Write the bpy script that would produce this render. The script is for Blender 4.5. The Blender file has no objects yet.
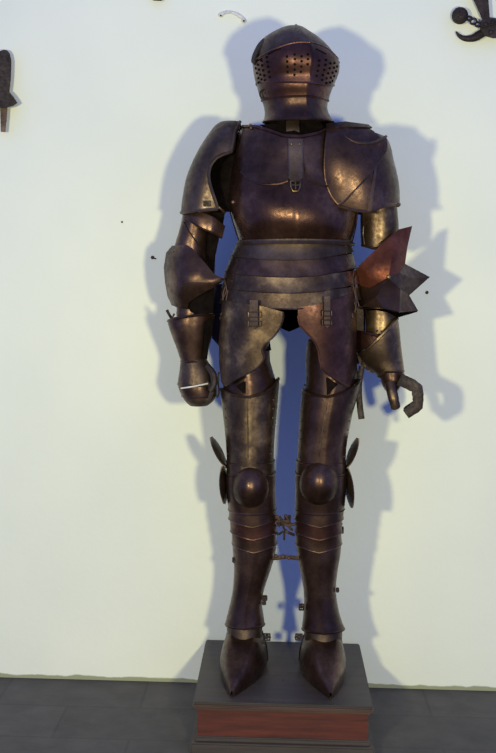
import bpy, bmesh, math, random
from mathutils import Vector, Matrix
from mathutils.noise import noise as pnoise
random.seed(7)
PI = math.pi
C = bpy.context.scene.collection
# ------------------------------------------------------------------ camera
W, H, F = 496, 753, 1046.0
CAM = Vector((-0.0289, -2.8236, 1.2299))
YAW, PITCH, ROLL = math.radians(-1.662), math.radians(5.143), math.radians(0.960)
fw = Vector((math.sin(YAW)*math.cos(PITCH), math.cos(YAW)*math.cos(PITCH), -math.sin(PITCH)))
rt = fw.cross(Vector((0, 0, 1))).normalized(); up = rt.cross(fw)
RT = rt*math.cos(ROLL) + up*math.sin(ROLL); UP = -rt*math.sin(ROLL) + up*math.cos(ROLL)
cd = bpy.data.cameras.new('camera'); cam = bpy.data.objects.new('camera', cd); C.objects.link(cam)
cd.sensor_fit = 'VERTICAL'; cd.sensor_height = 36; cd.lens = 36*F/H
cam.matrix_world = Matrix((( RT.x, UP.x, -fw.x, CAM.x), (RT.y, UP.y, -fw.y, CAM.y), (RT.z, UP.z, -fw.z, CAM.z), (0, 0, 0, 1)))
bpy.context.scene.camera = cam
WALL_Y, PT = 0.293, 0.142       # wall plane, plinth top

def ray(px, py):
    return fw + RT*((px-248)/F) + UP*((376.5-py)/F)
def P(px, py, Y):               # the point of the plane y = Y seen at a pixel
    d = ray(px, py); return CAM + d*((Y-CAM.y)/d.y)
def G(px, py, z=PT):            # the point of a level plane seen at a pixel
    d = ray(px, py); return CAM + d*((z-CAM.z)/d.z)
def proj(p):
    d = p-CAM; w = d.dot(fw); return 248+F*d.dot(RT)/w, 376.5-F*d.dot(UP)/w
def lerp(a, b, t): return a+(b-a)*t
def poly(pl, v, k=0):           # piecewise linear lookup of a polyline, keyed on coordinate k
    pl = sorted(pl, key=lambda p: p[k])
    if v <= pl[0][k]: return pl[0][1-k]
    for a, b in zip(pl, pl[1:]):
        if v <= b[k]:
            return lerp(a[1-k], b[1-k], (v-a[k])/max(b[k]-a[k], 1e-6))
    return pl[-1][1-k]

# ------------------------------------------------------------------ materials
def newmat(name):
    m = bpy.data.materials.new(name); m.use_nodes = True
    nt = m.node_tree; b = nt.nodes['Principled BSDF']
    return m, nt, b
def node(nt, t, **kw):
    n = nt.nodes.new(t)
    for k, v in kw.items():
        if k in n.inputs: n.inputs[k].default_value = v
        else: setattr(n, k, v)
    return n
def ramp(nt, src, stops):
    r = nt.nodes.new('ShaderNodeValToRGB'); e = r.color_ramp.elements
    while len(e) < len(stops): e.new(.5)
    for q, (p, c) in zip(e, stops):
        q.position = p; q.color = (*c, 1) if len(c) == 3 else c
    nt.links.new(src, r.inputs[0]); return r.outputs[0]
def metal(name, dark, mid, lite, rough=(.3, .55), metallic=.8, scale=9, bump=.12):
    m, nt, b = newmat(name)
    tc = node(nt, 'ShaderNodeTexCoord')
    n1 = node(nt, 'ShaderNodeTexNoise', Scale=scale, Detail=8.0, Roughness=.62)
    n2 = node(nt, 'ShaderNodeTexNoise', Scale=scale*7, Detail=6.0, Roughness=.7)
    for n in (n1, n2): nt.links.new(tc.outputs['Object'], n.inputs['Vector'])
    c = ramp(nt, n1.outputs[0], [(.3, dark), (.52, mid), (.74, lite)])
    c2 = ramp(nt, n2.outputs[0], [(.35, (.55, .5, .5)), (.6, (1.15, 1.1, 1.1))])
    mx = node(nt, 'ShaderNodeMix', data_type='RGBA', blend_type='MULTIPLY'); mx.inputs[0].default_value = .75
    nt.links.new(c, mx.inputs[6]); nt.links.new(c2, mx.inputs[7]); nt.links.new(mx.outputs[2], b.inputs['Base Color'])
    rr = ramp(nt, n2.outputs[0], [(.3, (rough[1],)*3), (.7, (rough[0],)*3)])
    nt.links.new(rr, b.inputs['Roughness'])
    b.inputs['Metallic'].default_value = metallic
    bp = node(nt, 'ShaderNodeBump', Strength=bump, Distance=.004)
    nt.links.new(n2.outputs[0], bp.inputs['Height']); nt.links.new(bp.outputs[0], b.inputs['Normal'])
    return m
M = {}
M['steel'] = metal('browned_steel', (.023, .011, .009), (.069, .038, .029), (.165, .10, .074), rough=(.25, .48))
M['red'] = metal('russet_steel', (.027, .010, .009), (.078, .034, .028), (.165, .078, .058), rough=(.28, .5))
M['rust'] = metal('rusty_steel', (.05, .014, .008), (.15, .045, .025), (.22, .08, .045), rough=(.35, .6))
M['grey'] = metal('grey_steel', (.038, .025, .019), (.088, .060, .046), (.16, .115, .088), rough=(.33, .55))
M['brass'] = metal('worn_steel', (.028, .016, .012), (.088, .057, .038), (.31, .215, .12), rough=(.3, .5), scale=14)
M['breast'] = metal('polished_brown_steel', (.025, .010, .008), (.076, .037, .027), (.165, .09, .062), rough=(.2, .40))
M['gold'] = metal('old_brass', (.08, .05, .02), (.22, .15, .07), (.45, .33, .16), rough=(.3, .45), metallic=.9, scale=40)
M['iron'] = metal('black_iron', (.012, .008, .008), (.032, .022, .021), (.07, .05, .045), rough=(.5, .8), metallic=.5, scale=20)
M['strap'] = metal('old_leather', (.02, .011, .009), (.055, .030, .024), (.11, .062, .046), rough=(.6, .85), metallic=0, scale=30, bump=.4)
M['void'] = metal('lining_and_shade', (.004, .003, .003), (.008, .006, .006), (.012, .009, .009), rough=(.9, 1), metallic=0)  # near-black for linings, and for sheets that stand in for shade in gaps
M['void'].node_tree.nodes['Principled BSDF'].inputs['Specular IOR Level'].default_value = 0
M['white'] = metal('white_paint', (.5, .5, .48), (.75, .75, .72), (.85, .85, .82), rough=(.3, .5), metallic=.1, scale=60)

# wall
m, nt, b = newmat('whitewashed_plaster'); M['wall'] = m
geo = node(nt, 'ShaderNodeNewGeometry'); sep = node(nt, 'ShaderNodeSeparateXYZ')
nt.links.new(geo.outputs['Position'], sep.inputs[0])
n1 = node(nt, 'ShaderNodeTexNoise', Scale=1.6, Detail=4.0); n2 = node(nt, 'ShaderNodeTexNoise', Scale=38.0, Detail=5.0, Roughness=.6)
n3 = node(nt, 'ShaderNodeTexNoise', Scale=14.0, Detail=4.0)
for n in (n1, n2, n3): nt.links.new(geo.outputs['Position'], n.inputs['Vector'])
c = ramp(nt, n1.outputs[0], [(.3, (.69, .71, .67)), (.7, (.77, .78, .72))])
# damp, mossy line where the plaster meets the floor
add = node(nt, 'ShaderNodeMath', operation='MULTIPLY_ADD'); nt.links.new(n3.outputs[0], add.inputs[0]); add.inputs[1].default_value = -.02; nt.links.new(sep.outputs[2], add.inputs[2])
k = ramp(nt, add.outputs[0], [(0.0, (.85, .85, .85)), (.003, (0, 0, 0))])
mx = node(nt, 'ShaderNodeMix', data_type='RGBA'); nt.links.new(k, mx.inputs[0]); nt.links.new(c, mx.inputs[6]); mx.inputs[7].default_value = (.22, .23, .12, 1)
nt.links.new(mx.outputs[2], b.inputs['Base Color']); b.inputs['Roughness'].default_value = .85; b.inputs['Specular IOR Level'].default_value = .2
bp = node(nt, 'ShaderNodeBump', Strength=.25, Distance=.004); nt.links.new(n2.outputs[0], bp.inputs['Height']); nt.links.new(bp.outputs[0], b.inputs['Normal'])
# floor slabs
m, nt, b = newmat('slate_slabs'); M['floor'] = m
geo = node(nt, 'ShaderNodeNewGeometry'); mp = node(nt, 'ShaderNodeMapping'); nt.links.new(geo.outputs['Position'], mp.inputs[0])
mp.inputs['Location'].default_value = (.2, .33, 0)
br = node(nt, 'ShaderNodeTexBrick', Scale=1.0); nt.links.new(mp.outputs[0], br.inputs[0])
br.inputs['Color1'].default_value = (.046, .041, .044, 1); br.inputs['Color2'].default_value = (.056, .050, .052, 1); br.inputs['Mortar'].default_value = (.036, .032, .034, 1)
br.inputs['Mortar Size'].default_value = .004; br.inputs['Brick Width'].default_value = .42; br.inputs['Row Height'].default_value = .21
n1 = node(nt, 'ShaderNodeTexNoise', Scale=9.0, Detail=8.0, Roughness=.65); nt.links.new(geo.outputs['Position'], n1.inputs['Vector'])
c2 = ramp(nt, n1.outputs[0], [(.3, (.6, .6, .65)), (.7, (1.35, 1.3, 1.25))])
mx = node(nt, 'ShaderNodeMix', data_type='RGBA', blend_type='MULTIPLY'); mx.inputs[0].default_value = 1
nt.links.new(br.outputs[0], mx.inputs[6]); nt.links.new(c2, mx.inputs[7]); nt.links.new(mx.outputs[2], b.inputs['Base Color'])
b.inputs['Roughness'].default_value = .6
bp = node(nt, 'ShaderNodeBump', Strength=.3, Distance=.005); nt.links.new(n1.outputs[0], bp.inputs['Height']); nt.links.new(bp.outputs[0], b.inputs['Normal'])
def wood(name, a, bcol, rough):
    m, nt, b = newmat(name)
    tc = node(nt, 'ShaderNodeTexCoord'); mp = node(nt, 'ShaderNodeMapping'); nt.links.new(tc.outputs['Object'], mp.inputs[0]); mp.inputs['Scale'].default_value = (2, 14, 22)
    n1 = node(nt, 'ShaderNodeTexNoise', Scale=2.5, Detail=7.0, Roughness=.6); nt.links.new(mp.outputs[0], n1.inputs['Vector'])
    c = ramp(nt, n1.outputs[0], [(.3, a), (.7, bcol)]); nt.links.new(c, b.inputs['Base Color']); b.inputs['Roughness'].default_value = rough
    bp = node(nt, 'ShaderNodeBump', Strength=.15, Distance=.003); nt.links.new(n1.outputs[0], bp.inputs['Height']); nt.links.new(bp.outputs[0], b.inputs['Normal'])
    return m
M['mahogany'] = wood('red_mahogany', (.034, .007, .006), (.10, .020, .014), .45)
M['topwood'] = wood('dark_brown_wood', (.028, .021, .022), (.054, .042, .042), .5)
M['moulding'] = wood('dark_moulding', (.035, .020, .018), (.085, .045, .038), .4)

# ------------------------------------------------------------------ mesh helpers
class MB:
    def __init__(s): s.bm = bmesh.new()
    def grid(s, rows, mi=0, closed=False):
        vs = [[s.bm.verts.new(p) for p in r] for r in rows]
        n = len(vs[0])
        for i in range(len(vs)-1):
            for j in range(n if closed else n-1):
                q = [vs[i][j], vs[i][(j+1) % n], vs[i+1][(j+1) % n], vs[i+1][j]]
                try: f = s.bm.faces.new(q); f.material_index = mi; f.smooth = True
                except ValueError: pass
        return vs
    def cap(s, vs, mi=0):
        try: f = s.bm.faces.new(vs); f.material_index = mi; f.smooth = False
        except ValueError: pass
    def tube(s, pts, r, seg=8, mi=0, flat=1.0, closed=False):
        pts = [Vector(p) for p in pts]; rows = []; n = len(pts)
        rs = r if isinstance(r, (list, tuple)) else [r]*n
        if len(rs) != n: rs = [rs[min(len(rs)-1, int(i*len(rs)/n))] for i in range(n)]
        ref = None
        for i, p in enumerate(pts):
            t = (pts[(i+1) % n if closed else min(i+1, n-1)] - pts[(i-1) % n if closed else max(i-1, 0)])
            if t.length < 1e-9: t = Vector((0, 0, 1))
            t.normalize()
            if ref is None:
                ref = Vector((0, 1, 0)) if abs(t.y) < .9 else Vector((1, 0, 0))
            a = (ref - t*ref.dot(t)); a = a.normalized() if a.length > 1e-6 else t.orthogonal().normalized()
            ref = a; bb = t.cross(a)
            rows.append([p + a*(math.cos(2*PI*k/seg)*rs[i]*flat) + bb*(math.sin(2*PI*k/seg)*rs[i]) for k in range(seg)])
        if closed: rows.append(rows[0])
        vs = s.grid(rows, mi, closed=True)
        if not closed: s.cap(vs[0], mi); s.cap(list(reversed(vs[-1])), mi)
        return s
    def ball(s, c, r, mi=0, sc=(1, 1, 1), seg=10):
        c = Vector(c); rows = []
        for i in range(seg//2+1):
            a = PI*i/(seg//2); rr = max(math.sin(a), .002)
            rows.append([c+Vector((r*sc[0]*rr*math.cos(2*PI*k/seg), r*sc[1]*rr*math.sin(2*PI*k/seg), r*sc[2]*math.cos(a))) for k in range(seg)])
        s.grid(rows, mi, closed=True); return s
    def box(s, x0, x1, y0, y1, z0, z1, mi=0, bev=.0):
        ret = bmesh.ops.create_cube(s.bm, size=1); v = ret['verts']
        for q in v: q.co = Vector((lerp(x0, x1, q.co.x+.5), lerp(y0, y1, q.co.y+.5), lerp(z0, z1, q.co.z+.5)))
        fs = set(f for q in v for f in q.link_faces)
        for f in fs: f.material_index = mi
        if bev: bmesh.ops.bevel(s.bm, geom=list(set(e for f in fs for e in f.edges)), offset=bev, segments=2, affect='EDGES')
        return s
    def split(s, name, mat, parent, **kw):     # every separate piece becomes an object of its own
        s.bm.verts.ensure_lookup_table(); bmesh.ops.remove_doubles(s.bm, verts=s.bm.verts, dist=1e-6); s.bm.verts.ensure_lookup_table(); s.bm.verts.index_update()
        seen = set(); out = []
        for v0 in s.bm.verts:
            if v0.index in seen: continue
            st = [v0]; comp = []; seen.add(v0.index)
            while st:
                v = st.pop(); comp.append(v)
                for e in v.link_edges:
                    w_ = e.other_vert(v)
                    if w_.index not in seen: seen.add(w_.index); st.append(w_)
            q = MB(); mp = {v: q.bm.verts.new(v.co) for v in comp}
            for f in set(f for v in comp for f in v.link_faces):
                g = q.bm.faces.new([mp[v] for v in f.verts]); g.smooth = f.smooth; g.material_index = f.material_index
            out.append(q.build(name, mat, parent, **kw))
        s.bm.free(); return out
    def build(s, name, mat, parent=None, solid=None, bev=None, smooth=True, sub=0, es=38):
        bmesh.ops.remove_doubles(s.bm, verts=s.bm.verts, dist=1e-6)
        if solid is None: bmesh.ops.recalc_face_normals(s.bm, faces=s.bm.faces)
        me = bpy.data.meshes.new(name)
        org = parent_origin(parent)
        for v in s.bm.verts: v.co -= org
        s.bm.to_mesh(me); s.bm.free()
        for mm in (mat if isinstance(mat, (list, tuple)) else [mat]): me.materials.append(M[mm])
        o = bpy.data.objects.new(name, me); C.objects.link(o)
        if parent: o.parent = parent
        if sub:
            q = o.modifiers.new('sub', 'SUBSURF'); q.levels = sub; q.render_levels = sub
        if solid:
            q = o.modifiers.new('thick', 'SOLIDIFY'); q.thickness = abs(solid); q.offset = 0 if solid > 0 else -1; q.use_even_offset = False
            for f in me.polygons: f.use_smooth = True
            q2 = o.modifiers.new('es', 'EDGE_SPLIT'); q2.split_angle = math.radians(es)
        elif smooth:
            q2 = o.modifiers.new('es', 'EDGE_SPLIT'); q2.split_angle = math.radians(42)
        return o
def parent_origin(p):
    v = Vector((0, 0, 0))
    while p: v += p.location; p = p.parent
    return v
def thing(name, label, cat, loc, group=None):
    o = bpy.data.objects.new(name, None); C.objects.link(o); o.location = loc; o.empty_display_size = .05
    o['label'] = label; o['category'] = cat
    if group: o['group'] = group
    return o
def tag(o, label, cat, group=None):
    o['label'] = label; o['category'] = cat
    if group: o['group'] = group
    return o
def rebase(o, loc):   # top-level mesh: put its origin where it stands
    loc = Vector(loc)
    for v in o.data.vertices: v.co -= loc
    o.location = loc; return o

class Surf:
    """a body-like surface around a vertical axis, measured as rows (py, xl, xr, front depth[, back depth])"""
    def __init__(s, yc, rows, ridge=None, e=1.0):
        s.ridge = ridge; s.e = e; s.r = []
        for q in rows:
            py, xl, xr, rf = q[:4]; rb = q[4] if len(q) > 4 else rf
            y = q[5] if len(q) > 5 else yc
            a, b = P(xl, py, y), P(xr, py, y)
            s.r.append(((a.z+b.z)/2, (a.x+b.x)/2, y, (b.x-a.x)/2, rf, rb))
        s.r.sort()
        n = len(s.r); s.t = []
        for i in range(n):
            a, b = s.r[max(i-1, 0)], s.r[min(i+1, n-1)]; dz = b[0]-a[0]
            s.t.append([(b[k]-a[k])/dz for k in range(6)])
    def at(s, z):
        r = s.r
        if z <= r[0][0]: return r[0][1:]
        if z >= r[-1][0]: return r[-1][1:]
        for i in range(len(r)-1):
            if z <= r[i+1][0]:
                h = r[i+1][0]-r[i][0]; t = (z-r[i][0])/h
                a, b, c, d = 2*t**3-3*t*t+1, t**3-2*t*t+t, -2*t**3+3*t*t, t**3-t*t
                return tuple(a*r[i][k]+b*h*s.t[i][k]+c*r[i+1][k]+d*h*s.t[i+1][k] for k in range(1, 6))
    def pt(s, th, z, off=0):
        cx, yc, rx, rf, rb = s.at(z)
        sn, cs = math.sin(th), math.cos(th)
        f = lambda v: math.copysign(abs(v)**s.e, v)
        x = cx+(rx+off)*f(sn); y = yc-((rf if cs > 0 else rb)+off)*f(cs)
        if s.ridge:
            am, w, t0 = s.ridge; y -= am*math.exp(-abs(th-t0)/w)
        return Vector((x, y, z))
    def th(s, x, z, off=0):
        cx, yc, rx, rf, rb = s.at(z)
        v = max(-.9995, min(.9995, (x-cx)/(rx+off)))
        return math.asin(math.copysign(abs(v)**(1/s.e), v))
    def fy(s, x, z, off=0): return s.pt(s.th(x, z, off), z, off).y
    def on(s, px, py, off=0):
        y = s.r[0][2]-.1
        for _ in range(6):
            p = P(px, py, y); y = s.fy(p.x, p.z, off)
        return P(px, py, y)
    def shell(s, mb, top, bot, a=-PI, b=PI, nu=48, nv=14, off=0, flare=0, rim=None, rr=.003, mi=0, foff=None):
        """plate between two edges; each edge is a row, a polyline px->py, or a function of the angle giving a row; a/b an angle or a polyline py->px"""
        def zedge(e, th):
            if callable(e): e = e(th)
            z = P(248, 376 if isinstance(e, list) else e, s.r[0][2]).z
            if isinstance(e, list): z = P(248, e[0][1], s.r[0][2]).z
            for _ in range(5):
                p = s.pt(th, z, off); q = proj(p)
                py = poly(e, q[0], 0) if isinstance(e, list) else e
                yy = p.y if isinstance(e, list) and math.cos(th) > 0 else s.r[0][2]
                if isinstance(e, list) and math.cos(th) <= 0: yy = s.r[0][2]
                z = P(q[0], py, yy).z
            return z
        def aedge(e, z, dflt):
            if not isinstance(e, list): return e
            th = 0
            for _ in range(5):
                p = s.pt(th, z, off); q = proj(p); px = poly(e, q[1], 1)
                th = s.th(P(px, q[1], p.y).x, z, off)
            return th
        rows = []
        zc = {}
        for i in range(nv+1):
            v = i/nv; row = []
            for j in range(nu+1):
                u = j/nu
                th = lerp(a if not isinstance(a, list) else -1, b if not isinstance(b, list) else 1, u)
                z = None
                for _ in range(4 if (isinstance(a, list) or isinstance(b, list)) else 1):
                    z = lerp(zedge(top, th), zedge(bot, th), v)
                    th = lerp(aedge(a, z, 0), aedge(b, z, 0), u)
                o = off + flare*v**3 + (foff(th, v) if foff else 0)
                row.append(s.pt(th, z, o))
            rows.append(row)
        full = (not isinstance(a, list) and not isinstance(b, list) and abs(b-a-2*PI) < 1e-4)
        if full: rows = [r[:-1] for r in rows]
        mb.grid(rows, mi, closed=full)
        for e in (rim or ''):
            pts = {'t': rows[0], 'b': rows[-1], 'l': [r[0] for r in rows], 'r': [r[-1] for r in rows]}[e]
            mb.tube(pts, rr, 6, mi, closed=full and e in 'tb')
        return rows
    def patch(s, mb, outline, off=0, step=3.0, mi=0, extra=None, rim=None, rr=.0025):
        """plate with a given outline lying on the surface"""
        bm = bmesh.new(); f = bm.faces.new([bm.verts.new((x, y, 0)) for x, y in outline])
        xs = [p[0] for p in outline]; ys = [p[1] for p in outline]
        for ax, lo, hi in ((0, min(xs), max(xs)), (1, min(ys), max(ys))):
            n = max(2, int((hi-lo)/step))
            for i in range(1, n):
                c = lo+(hi-lo)*i/n; no = (1, 0, 0) if ax == 0 else (0, 1, 0)
                bmesh.ops.bisect_plane(bm, geom=bm.verts[:]+bm.edges[:]+bm.faces[:], plane_co=(c if ax == 0 else 0, c if ax == 1 else 0, 0), plane_no=no, dist=1e-5)
        bmesh.ops.remove_doubles(bm, verts=bm.verts, dist=.02)
        mp = {}
        for v in bm.verts:
            o = off + (extra(v.co.x, v.co.y) if extra else 0)
            mp[v] = mb.bm.verts.new(s.on(v.co.x, v.co.y, o))
        for f in bm.faces:
            try: q = mb.bm.faces.new([mp[v] for v in f.verts]); q.smooth = True; q.material_index = mi
            except ValueError: pass
        bm.free()
        if rim:
            for line in rim:
                pts = dense(line, 3)
                mb.tube([s.on(x, y, off+(extra(x, y) if extra else 0)) for x, y in pts], rr, 6, mi)
def dense(line, step=3):
    o = [line[0]]
    for a, b in zip(line, line[1:]):
        n = max(1, int(math.dist(a, b)/step)); o += [tuple(lerp(a[k], b[k], i/n) for k in range(len(a))) for i in range(1, n+1)]
    return o
def smooth_line(line, n=6):      # Catmull-Rom through the points
    o = []; L = len(line)
    for i in range(L-1):
        p = [line[max(i-1, 0)], line[i], line[i+1], line[min(i+2, L-1)]]
        for k in range(n):
            t = k/n
            o.append(tuple(.5*((2*p[1][d])+(-p[0][d]+p[2][d])*t+(2*p[0][d]-5*p[1][d]+4*p[2][d]-p[3][d])*t*t+(-p[0][d]+3*p[1][d]-3*p[2][d]+p[3][d])*t**3) for d in range(len(line[0]))))
    o.append(line[-1]); return o
def facets(mb, verts, faces, mi=0, cuts=2, noise_amp=.001):
    """crisp folded plate from (px, py, depth) corners"""
    vs = [mb.bm.verts.new(P(*v)) for v in verts]
    fs = []
    for f in faces:
        q = mb.bm.faces.new([vs[i] for i in f]); q.material_index = mi; q.smooth = True; fs.append(q)
    return vs
def plink(mb, pts, r, seg=7, mi=0, flat=1.0):   # tube through (px,py,depth)
    mb.tube([P(*p) for p in smooth_line(pts, 4)], r, seg, mi, flat)
def rivet(mb, s, px, py, r=.0035, off=.003, mi=0): mb.ball(s.on(px, py, off), r, mi, (1, .6, 1), 8)

# ------------------------------------------------------------------ room
def struct(o): o['kind'] = 'structure'; return o
mb = MB(); xs = [i*.25-3 for i in range(25)]; zs = [i*.25 for i in range(15)]
mb.grid([[Vector((x, WALL_Y+.0012*pnoise(Vector((x*3, z*3, 1))), z)) for x in xs] for z in zs])
o = mb.build('wall_back', 'wall'); struct(o)
for v in o.data.vertices: pass
mb = MB(); mb.grid([[Vector((x, y, 0)) for x in (-3, 0, 3)] for y in (-3.6, -1.5, WALL_Y+.02)]); struct(mb.build('floor', 'floor'))

# ------------------------------------------------------------------ plinth
pl = thing('display_plinth', 'low rectangular wooden plinth with dark moulded top and red mahogany front, under the armour', 'plinth', (0, .02, 0))
HX, Y0, Y1 = .2335, -.196, .281
mb = MB(); mb.box(-HX, HX, Y0, Y1, PT-.0075, PT, bev=.003); mb.build('top_board', 'topwood', pl)
mb = MB(); mb.box(-HX-.002, HX+.002, Y0-.004, Y1, PT-.016, PT-.0076, bev=.003); mb.box(-HX+.005, HX-.005, Y0+.003, Y1, PT-.0235, PT-.0161, bev=.002)
mb.build('top_moulding', 'moulding', pl)
mb = MB(); mb.box(-HX+.011, HX-.011, Y0+.011, Y1, .0465, PT-.0236); mb.build('side_panel', 'mahogany', pl)
mb = MB(); mb.box(-HX+.004, HX-.004, Y0+.004, Y1, .034, .0464, bev=.003); mb.box(-HX-.006, HX+.006, Y0-.008, Y1, 0, .0339, bev=.004)
mb.build('base_moulding', 'topwood', pl)
mb = MB()
for px, py in ((213, 643.5), (283, 680), (352, 646)):
    mb.ball(G(px, py)+Vector((0, 0, .0003)), .0028, 0, (1, 1, .35), 8)
mb.split('screw_head', 'grey', pl)

# ------------------------------------------------------------------ the armour
A = thing('suit_of_armor', 'full standing suit of dark browned plate armour with closed helmet, on a wooden plinth', 'armour', (0, .02, PT))

# torso surfaces
T = Surf(.01, [(118, 266, 326, .07, .07), (126, 246, 342, .088, .09), (140, 238, 350, .112, .11), (170, 233, 353, .130, .13), (196, 231, 355, .145, .13),
               (214, 232, 356, .155, .125), (228, 236, 354, .150, .12), (241, 240, 351, .128, .11)], ridge=(.006, .12, 0), e=.92)
FA = Surf(.01, [(238, 241, 350, .122, .11), (249, 236, 351, .126, .115), (272, 228, 354.5, .138, .125), (290, 225.5, 356, .147, .13), (306, 224, 356.5, .152, .135), (336, 222, 357, .152, .135)], e=.92)
mb = MB()
neck = [(236, 126), (243, 127), (256, 127), (270, 131), (284, 136), (300, 137), (316, 134), (326, 130), (340, 126)]
T.shell(mb, neck, lambda th: 241, -1.62, 1.62, 70, 26, off=0, rim='tlr', rr=.0045)
bp = mb.build('breastplate', 'breast', A, solid=.004)
# breastplate overlays
mb = MB(); T.patch(mb, [(243, 131), (256, 130), (270, 134), (287, 139), (288, 181), (278, 184), (262, 184), (249, 179), (241, 172), (237, 165), (239, 148)], .0035, 4,
                   rim=[smooth_line([(240, 172), (249, 179), (262, 184), (278, 184), (288, 181)])], rr=.0018)
T.patch(mb, [(303, 139), (318, 137), (336, 132), (340, 150), (340, 186), (326, 186), (314, 182), (307, 175), (304, 164)], .0035, 4,
        rim=[smooth_line([(304, 163), (307, 175), (314, 182), (326, 186), (338, 187)])], rr=.0018)
mb.build('breast_overlay', 'steel', bp, solid=.003)
mb = MB(); T.patch(mb, [(288, 139), (303, 139), (303, 178), (299, 181), (292, 181), (288, 178)], .009, 4, rim=[[(288.5, 140), (288.5, 178)], [(302.5, 140), (302.5, 178)]], rr=.0014)
rivet(mb, T, 291.5, 144, .002, .012); rivet(mb, T, 299.5, 144, .002, .012)
mb.build('center_strap', 'grey', bp, solid=.003)
mb = MB(); pp = [(290.5, 181), (300.5, 181), (300, 187), (298, 191), (293, 191), (291, 187), (290.5, 181)]
mb.tube([T.on(x, y, .012) for x, y in dense(pp, 2)], .0019, 6); mb.tube([T.on(295.5, 180, .012), T.on(295.5, 189, .014)], .0018, 6)
mb.tube([T.on(291, 185, .013), T.on(300, 185, .013)], .0013, 6)
mb.build('buckle', 'gold', bp)
mb = MB(); rows = T.shell(mb, lambda th: 241, lambda th: 244.5, -1.6, 1.6, 60, 2, off=.004, flare=.003, rim='b', rr=.0035)
mb.build('waist_rim', 'grey', bp, solid=.002)
mb = MB(); T.shell(mb, lambda th: 126, lambda th: 241, 1.64, 2*PI-1.64, 50, 14, off=-.002)
mb.build('backplate', 'steel', A, solid=.003)
mb = MB(); T.shell(mb, lambda th: 128, lambda th: 240, nu=40, nv=10, off=-.012); mb.build('torso_lining', 'void', A)
# shoulder straps and small buckles by the collar
for px in (240, 251, 335):
    mb = MB(); mb.tube([T.on(px-1, 128, .0)+Vector((0, .01*k, .006*math.sin(PI*k/5)+.003)) for k in range(6)], .006, 8, flat=1.0)
    mb.ball(T.on(px, 128, .006), .004)
    mb.build('shoulder_strap', 'strap' if px != 251 else 'gold', A)
# collar
N = Surf(.012, [(112, 270, 323, .072, .07), (121, 268, 326, .076, .075), (134, 262, 332, .088, .085)])
mb = MB(); N.shell(mb, lambda th: 112, lambda th: 133, nu=40, nv=6, rim='t', rr=.003); mb.build('gorget', 'void', A, solid=.003)
mb = MB(); N.patch(mb, [(286, 120), (299, 120), (299.5, 137), (286.5, 137)], .012, 4); mb.build('chin_plate', 'grey', A, solid=.003)

# fauld: four overlapping lames
cuts = [(241, 258), (256, 275), (273, 291), (289, 307)]
for i, (a, b) in enumerate(cuts):
    mb = MB()
    dip = 4.0+i*1.0
    top = [(222, a-2), (250, a+1), (292, a+2), (330, a+1), (358, a-3)]
    bot = [(222, b-4), (240, b-1), (268, b+1.5), (295, b+2), (318, b+.5), (340, b-4), (358, b-8)]
    FA.shell(mb, top, bot, -1.6, 1.6, 60, 5, off=.002+.0022*(i), flare=.0035, rim='b', rr=.0013)
    mb.build('fauld_lame', ('grey', 'steel', 'brass', 'brass')[i] if i != 0 else 'grey', A, solid=.002)
mb = MB(); FA.shell(mb, lambda th: 241, lambda th: 322+12*max(0, 1-abs(abs(th)-PI)/.35), 1.62, 2*PI-1.62, 50, 10, off=0)
mb.build('culet', 'void', A, solid=.003)
# rivets down the sides of the fauld
mb = MB()
for y in range(246, 304, 7):
    rivet(mb, FA, poly([(236, 241), (226, 285), (225, 306)], y, 1)+5, y, .0016, .008)
    rivet(mb, FA, poly([(350, 241), (354.5, 272), (355.5, 306)], y, 1)-5, y, .0022, .009)
mb.split('fauld_rivet', 'grey', A)

# tassets
TS = Surf(-.005, [(290, 222, 357, .150, .14), (310, 220.5, 357, .150, .14), (350, 218, 356, .135, .12), (390, 219, 353, .125, .12)], e=.9)
LX, RX = 249, 327
def bulge(c, w, h): return lambda x, y: h*max(0, 1-((x-c)/w)**2)
mb = MB()
lt = [(223, 300), (240, 303), (262, 306), (283, 312), (283, 319), (280, 327), (274, 336), (266, 343), (262, 350), (264, 358), (258, 367), (248, 373), (238, 378), (226, 385), (221.5, 380), (219.5, 362), (219.5, 335), (221.5, 315)]
TS.patch(mb, lt, -.006, 4, extra=bulge(245, 38, .012), rim=[smooth_line(lt[3:15], 3)], rr=.0016)
tl = mb.build('tasset', 'brass', A, solid=.003)
mb = MB()
rtp = [(298, 307), (320, 304), (356, 292), (356.5, 325), (355.5, 352), (354, 372), (350, 386), (343, 384), (332, 377), (323, 370), (320, 362), (318, 350), (314, 341), (306, 332), (300, 325), (298, 316)]
TS.patch(mb, rtp, -.006, 4, extra=bulge(332, 38, .012), rim=[smooth_line(rtp[6:], 3)], rr=.0016)
tr = mb.build('tasset', 'red', A, solid=.003)
for t, x0, x1, y0, y1, mt in ((tl, 250, 258, 300, 329, 'iron'), (tr, 324, 330, 296, 328, 'iron')):
    mb = MB(); TS.patch(mb, [(x0, y0), (x1, y0), (x1, y1-3), ((x0+x1)/2, y1), (x0, y1-3)], .016, 4)
    mb.build('strap', 'strap', t, solid=.003)
    mb = MB()
    for yy in (y1-17, y1-8):
        q = [(x0-1.5, yy), (x1+1.5, yy), (x1+1.5, yy+5), (x0-1.5, yy+5), (x0-1.5, yy)]
        mb.tube([TS.on(x, y, .021) for x, y in dense(q, 2)], .0018, 6)
    mb.build('buckle', 'grey', t)

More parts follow.
